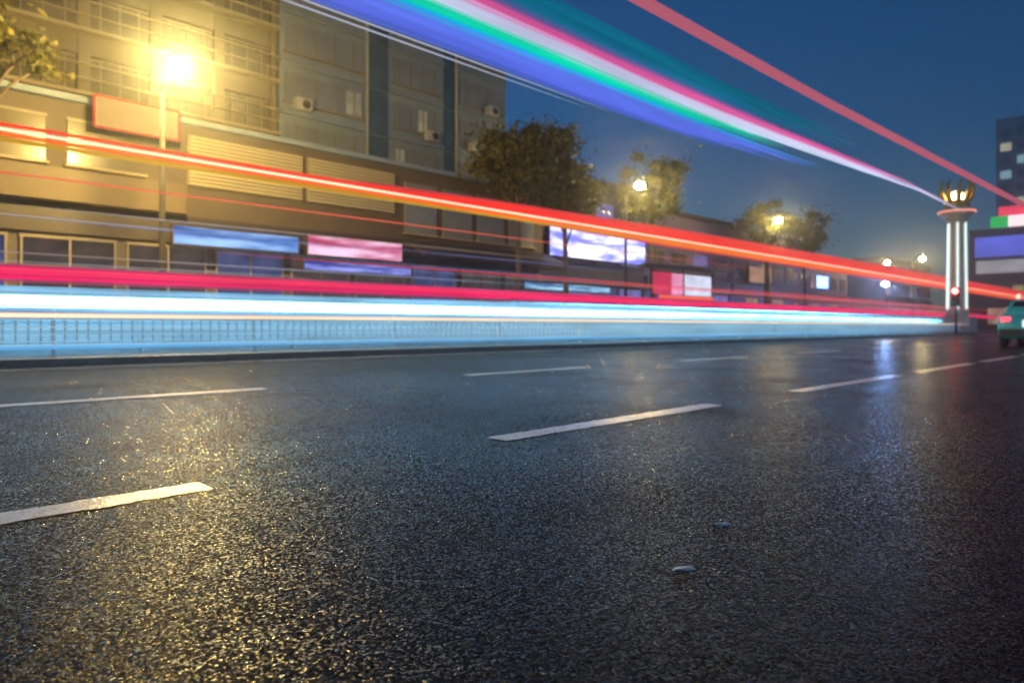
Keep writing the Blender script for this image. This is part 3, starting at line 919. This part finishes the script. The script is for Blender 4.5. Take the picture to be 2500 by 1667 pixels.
def tree(label, x, y, h, rx, rz, nleaf, seed, clumps=16):
    r = np.random.default_rng(seed)
    t = thing('street_tree', label, 'tree', (x, y, 0.13), 0, 'trees along the far pavement')
    zc = h - rz
    bm_pts = [(0, 0, 0), (0.05, 0.03, zc * 0.4), (-0.04, 0.05, zc * 0.75), (0.06, 0, zc + rz * 0.3)]
    tr = link('trunk', tube(bm_pts, [0.17, 0.14, 0.11, 0.05], M_BARK, 9), t)
    cs = []
    for k in range(clumps):
        d = r.normal(size=3); d /= np.linalg.norm(d)
        q = r.random() ** 0.4
        c = np.array([d[0] * rx * q * 0.88, d[1] * rx * q * 0.88, zc + d[2] * rz * q * 0.85])
        cs.append(c)
        if k < 8:
            b0 = Vector((0, 0, zc * (0.62 + 0.03 * k)))
            link('limb', tube([b0, b0.lerp(Vector(c), 0.5) + Vector((0, 0, 0.15)), Vector(c)], [0.06, 0.04, 0.015], M_BARK, 6), tr)
    cs = np.array(cs)
    which = r.integers(0, clumps, nleaf)
    rad = (0.2 + 0.4 * r.random(clumps) ** 2) * rx * 0.62
    d = r.normal(size=(nleaf, 3)); d /= np.linalg.norm(d, axis=1)[:, None]
    P = cs[which] + d * (np.abs(r.normal(size=nleaf)) * 0.75 * rad[which])[:, None] * np.array([1.15, 1.15, 0.8])
    u = r.normal(size=(nleaf, 3)); u /= np.linalg.norm(u, axis=1)[:, None]
    w = np.cross(u, r.normal(size=(nleaf, 3))); w /= np.linalg.norm(w, axis=1)[:, None]
    sz = (0.09 + 0.08 * r.random(nleaf))[:, None]
    V = np.empty((nleaf, 4, 3))
    V[:, 0] = P - u * sz; V[:, 1] = P + w * sz * 0.45; V[:, 2] = P + u * sz; V[:, 3] = P - w * sz * 0.45
    V = V.reshape(-1, 3)
    me = bpy.data.meshes.new('crown')
    me.vertices.add(len(V)); me.vertices.foreach_set('co', V.ravel())
    me.loops.add(nleaf * 4); me.loops.foreach_set('vertex_index', np.arange(nleaf * 4, dtype=np.int32))
    me.polygons.add(nleaf); me.polygons.foreach_set('loop_start', np.arange(0, nleaf * 4, 4, dtype=np.int32))
    me.update(); me.validate()
    me.materials.append(M_LEAF)
    link('crown', me, t)
    return t
tree('lamp-lit green tree cut by the upper left edge', 2.6, 22.2, 10.6, 1.9, 2.3, 7000, 11, 30)
tree('big dark tree against the sky right of the tall grey block', 22.8, 22.6, 10.0, 3.3, 1.7, 14000, 12, 46)
tree('second dark tree leaning toward the lamp, lower than the big dark tree', 26.2, 22.6, 8.9, 2.2, 1.6, 9000, 13, 34)
tree('yellow-lit tree right of the second street lamp', 32.9, 21.9, 10.6, 2.2, 2.2, 9000, 14, 34)
tree('yellow-green lit tree around the third street lamp', 48.2, 22.2, 9.8, 2.2, 2.2, 8000, 15, 34)
tree('dark tree right of the third street lamp', 56.2, 22.8, 10.4, 2.2, 2.3, 8000, 16, 34)

# ------------------------------------------------------------------ crowned column and traffic light at the end of the median
M_COLM = mat('column_stone', (0.62, 0.62, 0.58), 0.5, var=0.1, scale=1.0)
M_GOLD = mat('gilt', (0.80, 0.56, 0.10), 0.3, metal=0.6, var=0.15)
t = thing('crowned_column', 'white column with a gilt crown top at the far right', 'monument', (60.5, 13.1, 0.125))
box('plinth', M_COLM, (-1.1, -1.1, 0), (1.1, 1.1, 1.2), t, 0.05)
link('shaft', lathe([(0.75, 1.2), (0.78, 1.4), (0.62, 1.7), (0.55, 8.0), (0.62, 8.4), (0.85, 8.7)], M_COLM, 20), t)
link('capital', lathe([(0.85, 8.7), (1.15, 9.0), (1.2, 9.25), (0.9, 9.5)], M_COLM, 20), t)
nl = emit('column_neon', lin(226, 246, 240), 1.6)
for k in range(6):
    a = k * math.pi / 3 + 0.3
    link('light_tube', tube([(0.70 * math.cos(a), 0.70 * math.sin(a), 1.8), (0.62 * math.cos(a), 0.62 * math.sin(a), 8.3)], [0.06, 0.06], nl, 6), t)
link('light_ring', tube([(1.22 * math.cos(q * math.pi / 10), 1.22 * math.sin(q * math.pi / 10), 9.15) for q in range(21)], [0.06] * 21, emit('ring_red', lin(250, 150, 130), 1.4), 6), t)
crown = link('crown', lathe([(0.85, 9.5), (0.75, 9.8), (0.8, 10.0)], M_GOLD, 16), t)
for k in range(9):
    a = 2 * math.pi * k / 9
    link('flame_leaf', tube([(0.7 * math.cos(a), 0.7 * math.sin(a), 9.8), (1.05 * math.cos(a), 1.05 * math.sin(a), 10.6), (1.0 * math.cos(a + 0.2), 1.0 * math.sin(a + 0.2), 11.7)], [0.16, 0.2, 0.02], M_GOLD, 6), crown)
link('lantern', sphere_mesh(0.5, emit('crown_lantern', (1.0, 0.85, 0.45), 12.0), 14, 10, 1.1), crown, (0, 0, 10.2))

t = thing('traffic_light', 'traffic light showing red at the foot of the crowned column', 'traffic light', (55.0, 11.95, 0.14))
link('pole', lathe([(0.09, 0), (0.07, 0.2), (0.06, 3.2)], M_POLE, 8), t)
hs = box('housing', mat('signal_black', (0.02, 0.02, 0.02), 0.5), (-0.28, -0.28, 1.85), (-0.065, 0.28, 3.15), t, 0.02)
for zz, m in ((0.42, emit('signal_red', (1.0, 0.05, 0.04), 45)), (0.0, mat('signal_amber_off', (0.12, 0.07, 0.01), 0.3)), (-0.42, mat('signal_green_off', (0.01, 0.08, 0.04), 0.3))):
    b_ = link('lens', sphere_mesh(0.2, m, 14, 8, 1.0), hs, (-0.06, 0, zz))
    link('hood', tube([(-0.06, 0.2 * math.cos(q), zz + 0.2 * math.sin(q)) for q in (0, 0.5, 1.0, 1.57, 2.1, 2.6, 3.14)], [0.03] * 7, M_POLE, 5), hs, (-0.12, 0, 0))

# ------------------------------------------------------------------ store across the end of the street, tower behind
t = thing('department_store', 'store at the far right with a blue lit screen under a red-white billboard', 'building', (125, 0, 0.0))
box('wall', mat('store_wall', (0.10, 0.07, 0.10), 0.7, var=0.2, scale=0.3), (0, -30, 0), (16, 25.4, 15.5), t)
box('blue_screen', emit('screen_blue', lin(92, 104, 222), 1.0, 0.15, (1, 0.2, 0.5)), (-0.4, -30, 11.2), (-0.05, 24.6, 14.2), t)
box('white_band', emit('band_white', lin(168, 166, 172), 0.8, 0.2, (1, 0.3, 1)), (-0.6, -30, 8.7), (-0.05, 24.4, 10.6), t)
box('billboard', emit('bill_white', lin(255, 236, 240), 1.3, 0.1), (-0.3, -30, 15.6), (0.3, 20.4, 17.2), t)
box('billboard', emit('bill_red', lin(236, 60, 92), 1.2, 0.2, (1, 0.3, 1)), (-0.3, -30, 17.203), (0.3, 21.6, 18.6), t)
box('billboard', emit('bill_green', lin(20, 190, 90), 1.0), (-0.35, 20.403, 15.6), (0.25, 22.6, 17.2), t)
for k in range(9):
    for f in range(2):
        a = 23.0 - k * 3.2
        w = box('window', LITT if (k + f) % 3 == 0 else M_PANE_B, (-0.08, a - 2.4, 1.0 + f * 3.4), (-0.004, a, 3.4 + f * 3.4), t)
        link('frame', box_mesh((0.1, 2.5, 0.1), M_FRAME), w, (-0.02, 0, 1.25))
M_TOWER = mat('tower_cladding', (0.36, 0.46, 0.56), 0.25, var=0.2, scale=0.1, spec=0.9)
t = thing('high_rise', 'dark blue high-rise with scattered lit windows behind the store', 'building', (205, 18, 0))
box('wall', M_TOWER, (0, -20, 0), (20, 18, 52), t)
lw = [emit('room_cool', lin(150, 190, 205), 0.8), emit('room_warm', lin(200, 196, 170), 0.8)]
wm = [box_mesh((0.2, 2.2, 1.9), lw[0]), box_mesh((0.2, 2.2, 1.9), lw[1]), box_mesh((0.2, 2.2, 1.9), M_PANE_B), box_mesh((0.2, 2.2, 1.9), mat('tower_glass', (0.2, 0.28, 0.36), 0.12, var=0.2, scale=0.2, spec=0.9))]
rr = random.Random(4)
for f in range(14):
    for k in range(11):
        q = rr.random()
        o = link('window', wm[0 if q < 0.16 else 1 if q < 0.28 else 3], t, (-0.104, 16 - k * 3.4, 4 + f * 3.4))

# far lamps near the junction
for (x, y, h, lb) in ((112, 17.2, 4.4, 'small far globe lamp right of the crowned column, left one of two'), (112, 15.4, 3.8, 'small far globe lamp at the right edge, right one of two')):
    g = thing('globe_lamp', lb, 'street lamp', (x, y, 0.0), 0, 'globe lamps at the junction')
    link('pole', lathe([(0.1, 0), (0.06, 0.3), (0.05, h)], M_POLE, 8), g)
    link('globe', sphere_mesh(0.28, emit('globe_glow', (1.0, 0.9, 0.7), 14), 12, 8), g, (0, 0, h + 0.2))

# ------------------------------------------------------------------ turquoise taxi at the right edge
M_TURQ = mat('turquoise_paint', (0.04, 0.58, 0.78), 0.3, var=0.05, coat=0.5)
M_TYRE = mat('tyre', (0.02, 0.02, 0.02), 0.7)
M_RIM = mat('rim', (0.5, 0.5, 0.5), 0.3, metal=0.8)
M_CGLASS = mat('car_glass', (0.02, 0.03, 0.04), 0.08, var=0.1)
def loft(secs, m, name):
    """secs: list of (x, [(y, z), ...]) outlines with equal point counts"""
    V, F = [], []
    n = len(secs[0][1])
    for x, o in secs:
        V += [(x, y, z) for y, z in o]
    for i in range(len(secs) - 1):
        for k in range(n):
            k2 = (k + 1) % n
            F.append((i * n + k, (i + 1) * n + k, (i + 1) * n + k2, i * n + k2))
    F.append(tuple(range(n)))
    F.append(tuple((len(secs) - 1) * n + k for k in range(n - 1, -1, -1)))
    me = mesh_from(name, V, F, m, True)
    bm = bmesh.new(); bm.from_mesh(me); bmesh.ops.recalc_face_normals(bm, faces=bm.faces); bm.to_mesh(me); bm.free()
    return me
def sec(w, z0, z1, r=0.12, tumble=0.0):
    w2 = w / 2
    return [(-w2 + r, z0), (w2 - r, z0), (w2, z0 + r), (w2 - tumble * 0.3, (z0 + z1) / 2), (w2 - tumble, z1 - r), (w2 - tumble - r, z1),
            (-w2 + tumble + r, z1), (-w2 + tumble, z1 - r), (-w2 + tumble * 0.3, (z0 + z1) / 2), (-w2, z0 + r)]
def make_car(name, label, loc, rz, paint, taxi, group=None):
    t = thing(name, label, 'car', loc, rz, group)
    body = [(0.0, sec(1.5, 0.42, 0.78)), (0.04, sec(1.62, 0.32, 0.92)), (0.3, sec(1.74, 0.24, 1.0)), (1.0, sec(1.78, 0.22, 1.02)), (2.6, sec(1.78, 0.22, 0.98)),
            (3.6, sec(1.76, 0.22, 0.92)), (4.3, sec(1.66, 0.26, 0.8)), (4.5, sec(1.4, 0.36, 0.62))]
    link('body', loft(body, paint, 'body'), t)
    cab = [(0.35, sec(1.45, 0.96, 1.06, 0.03, 0.04)), (0.75, sec(1.5, 0.96, 1.38, 0.06, 0.12)), (1.2, sec(1.52, 0.96, 1.46, 0.07, 0.15)), (2.2, sec(1.52, 0.94, 1.46, 0.07, 0.15)), (3.1, sec(1.5, 0.92, 1.08, 0.04, 0.04))]
    cb = link('cabin', loft(cab, paint, 'cabin'), t)
    link('rear_window', mesh_from('rear_window', [(0.38, -0.6, 1.04), (0.38, 0.6, 1.04), (0.735, 0.5, 1.37), (0.735, -0.5, 1.37)], [(0, 3, 2, 1)], M_CGLASS), cb, (-0.012, 0, 0.012))
    for sy in (-1, 1):
        link('side_window', mesh_from('side_window', [(0.95, sy * 0.765, 1.03), (2.7, sy * 0.765, 1.02), (2.15, sy * 0.69, 1.38), (1.05, sy * 0.69, 1.38)], [(0, 1, 2, 3)], M_CGLASS), cb, (0, sy * 0.012, 0))
        box('tail_light', emit('tail_red', (1.0, 0.06, 0.1), 3.0), (0.0, sy * 0.62 - 0.13, 0.74), (0.07, sy * 0.62 + 0.13, 0.9), t, 0.015)
        for wx in (0.85, 3.65):
            w = link('wheel', None, t, (wx, sy * 0.78, 0.31))
            me = lathe([(0.2, -0.1), (0.29, -0.1), (0.31, -0.07), (0.31, 0.07), (0.29, 0.1), (0.2, 0.1)], M_TYRE, 20)
            ty_ = link('tyre', me, w); ty_.rotation_euler = (math.radians(90), 0, 0)
            rm_ = link('rim', lathe([(0.19, -0.09), (0.2, 0.0), (0.19, 0.09)], M_RIM, 14), w); rm_.rotation_euler = (math.radians(90), 0, 0)
    box('bumper', mat('bumper_dark', (0.05, 0.06, 0.07), 0.5), (-0.09, -0.78, 0.32), (0.03, 0.78, 0.52), t, 0.03)
    if taxi:
        box('lit_panel', emit('plate_white', lin(248, 250, 255), 1.2), (-0.03, -0.6, 0.58), (-0.004, 0.2, 0.8), t)
    if taxi:
        box('roof_sign', emit('roof_sign_glow', lin(190, 222, 240), 1.0), (1.3, -0.3, 1.462), (1.55, 0.3, 1.6), t, 0.02)
    M_SEAM = mat('panel_gap', (0.008, 0.008, 0.01), 0.6)
    box('boot_seam', M_SEAM, (0.012, -0.62, 0.555), (0.03, 0.62, 0.565), t)
    box('plate', mat('plate_blue', (0.05, 0.12, 0.4), 0.4), (-0.105, -0.22, 0.36), (-0.092, 0.22, 0.48), t)
    for sy in (-1, 1):
        box('head_light', emit('head_lamp', (0.9, 0.95, 1.0), 30.0) if not taxi else emit('head_lamp_t', (0.9, 0.95, 1.0), 8.0), (4.36, sy * 0.58 - 0.14, 0.58), (4.47, sy * 0.58 + 0.14, 0.72), t, 0.02)
        link('mirror', sphere_mesh(0.1, paint, 10, 6, 0.7), t, (2.75, sy * 0.88, 1.02))
    return t
make_car('taxi', 'turquoise taxi with a white lit rear panel at the right edge', (25.4, 3.6, 0.0), 0.0, M_TURQ, True)

# ------------------------------------------------------------------ damp night air
hz = box('haze', MATS['ground'], (-95, -95, -1.0), (240, 100, 56))
hm = bpy.data.materials.new('haze_air')
hm.use_nodes = True
for n in list(hm.node_tree.nodes):
    hm.node_tree.nodes.remove(n)
pv = hm.node_tree.nodes.new('ShaderNodeVolumePrincipled')
pv.inputs['Color'].default_value = (0.85, 0.9, 1.0, 1)
pv.inputs['Density'].default_value = 0.0024
pv.inputs['Anisotropy'].default_value = 0.9
ho = hm.node_tree.nodes.new('ShaderNodeOutputMaterial')
hm.node_tree.links.new(pv.outputs[0], ho.inputs['Volume'])
hz.data = hz.data.copy()
hz.data.materials.clear()
hz.data.materials.append(hm)
hz['kind'] = 'stuff'
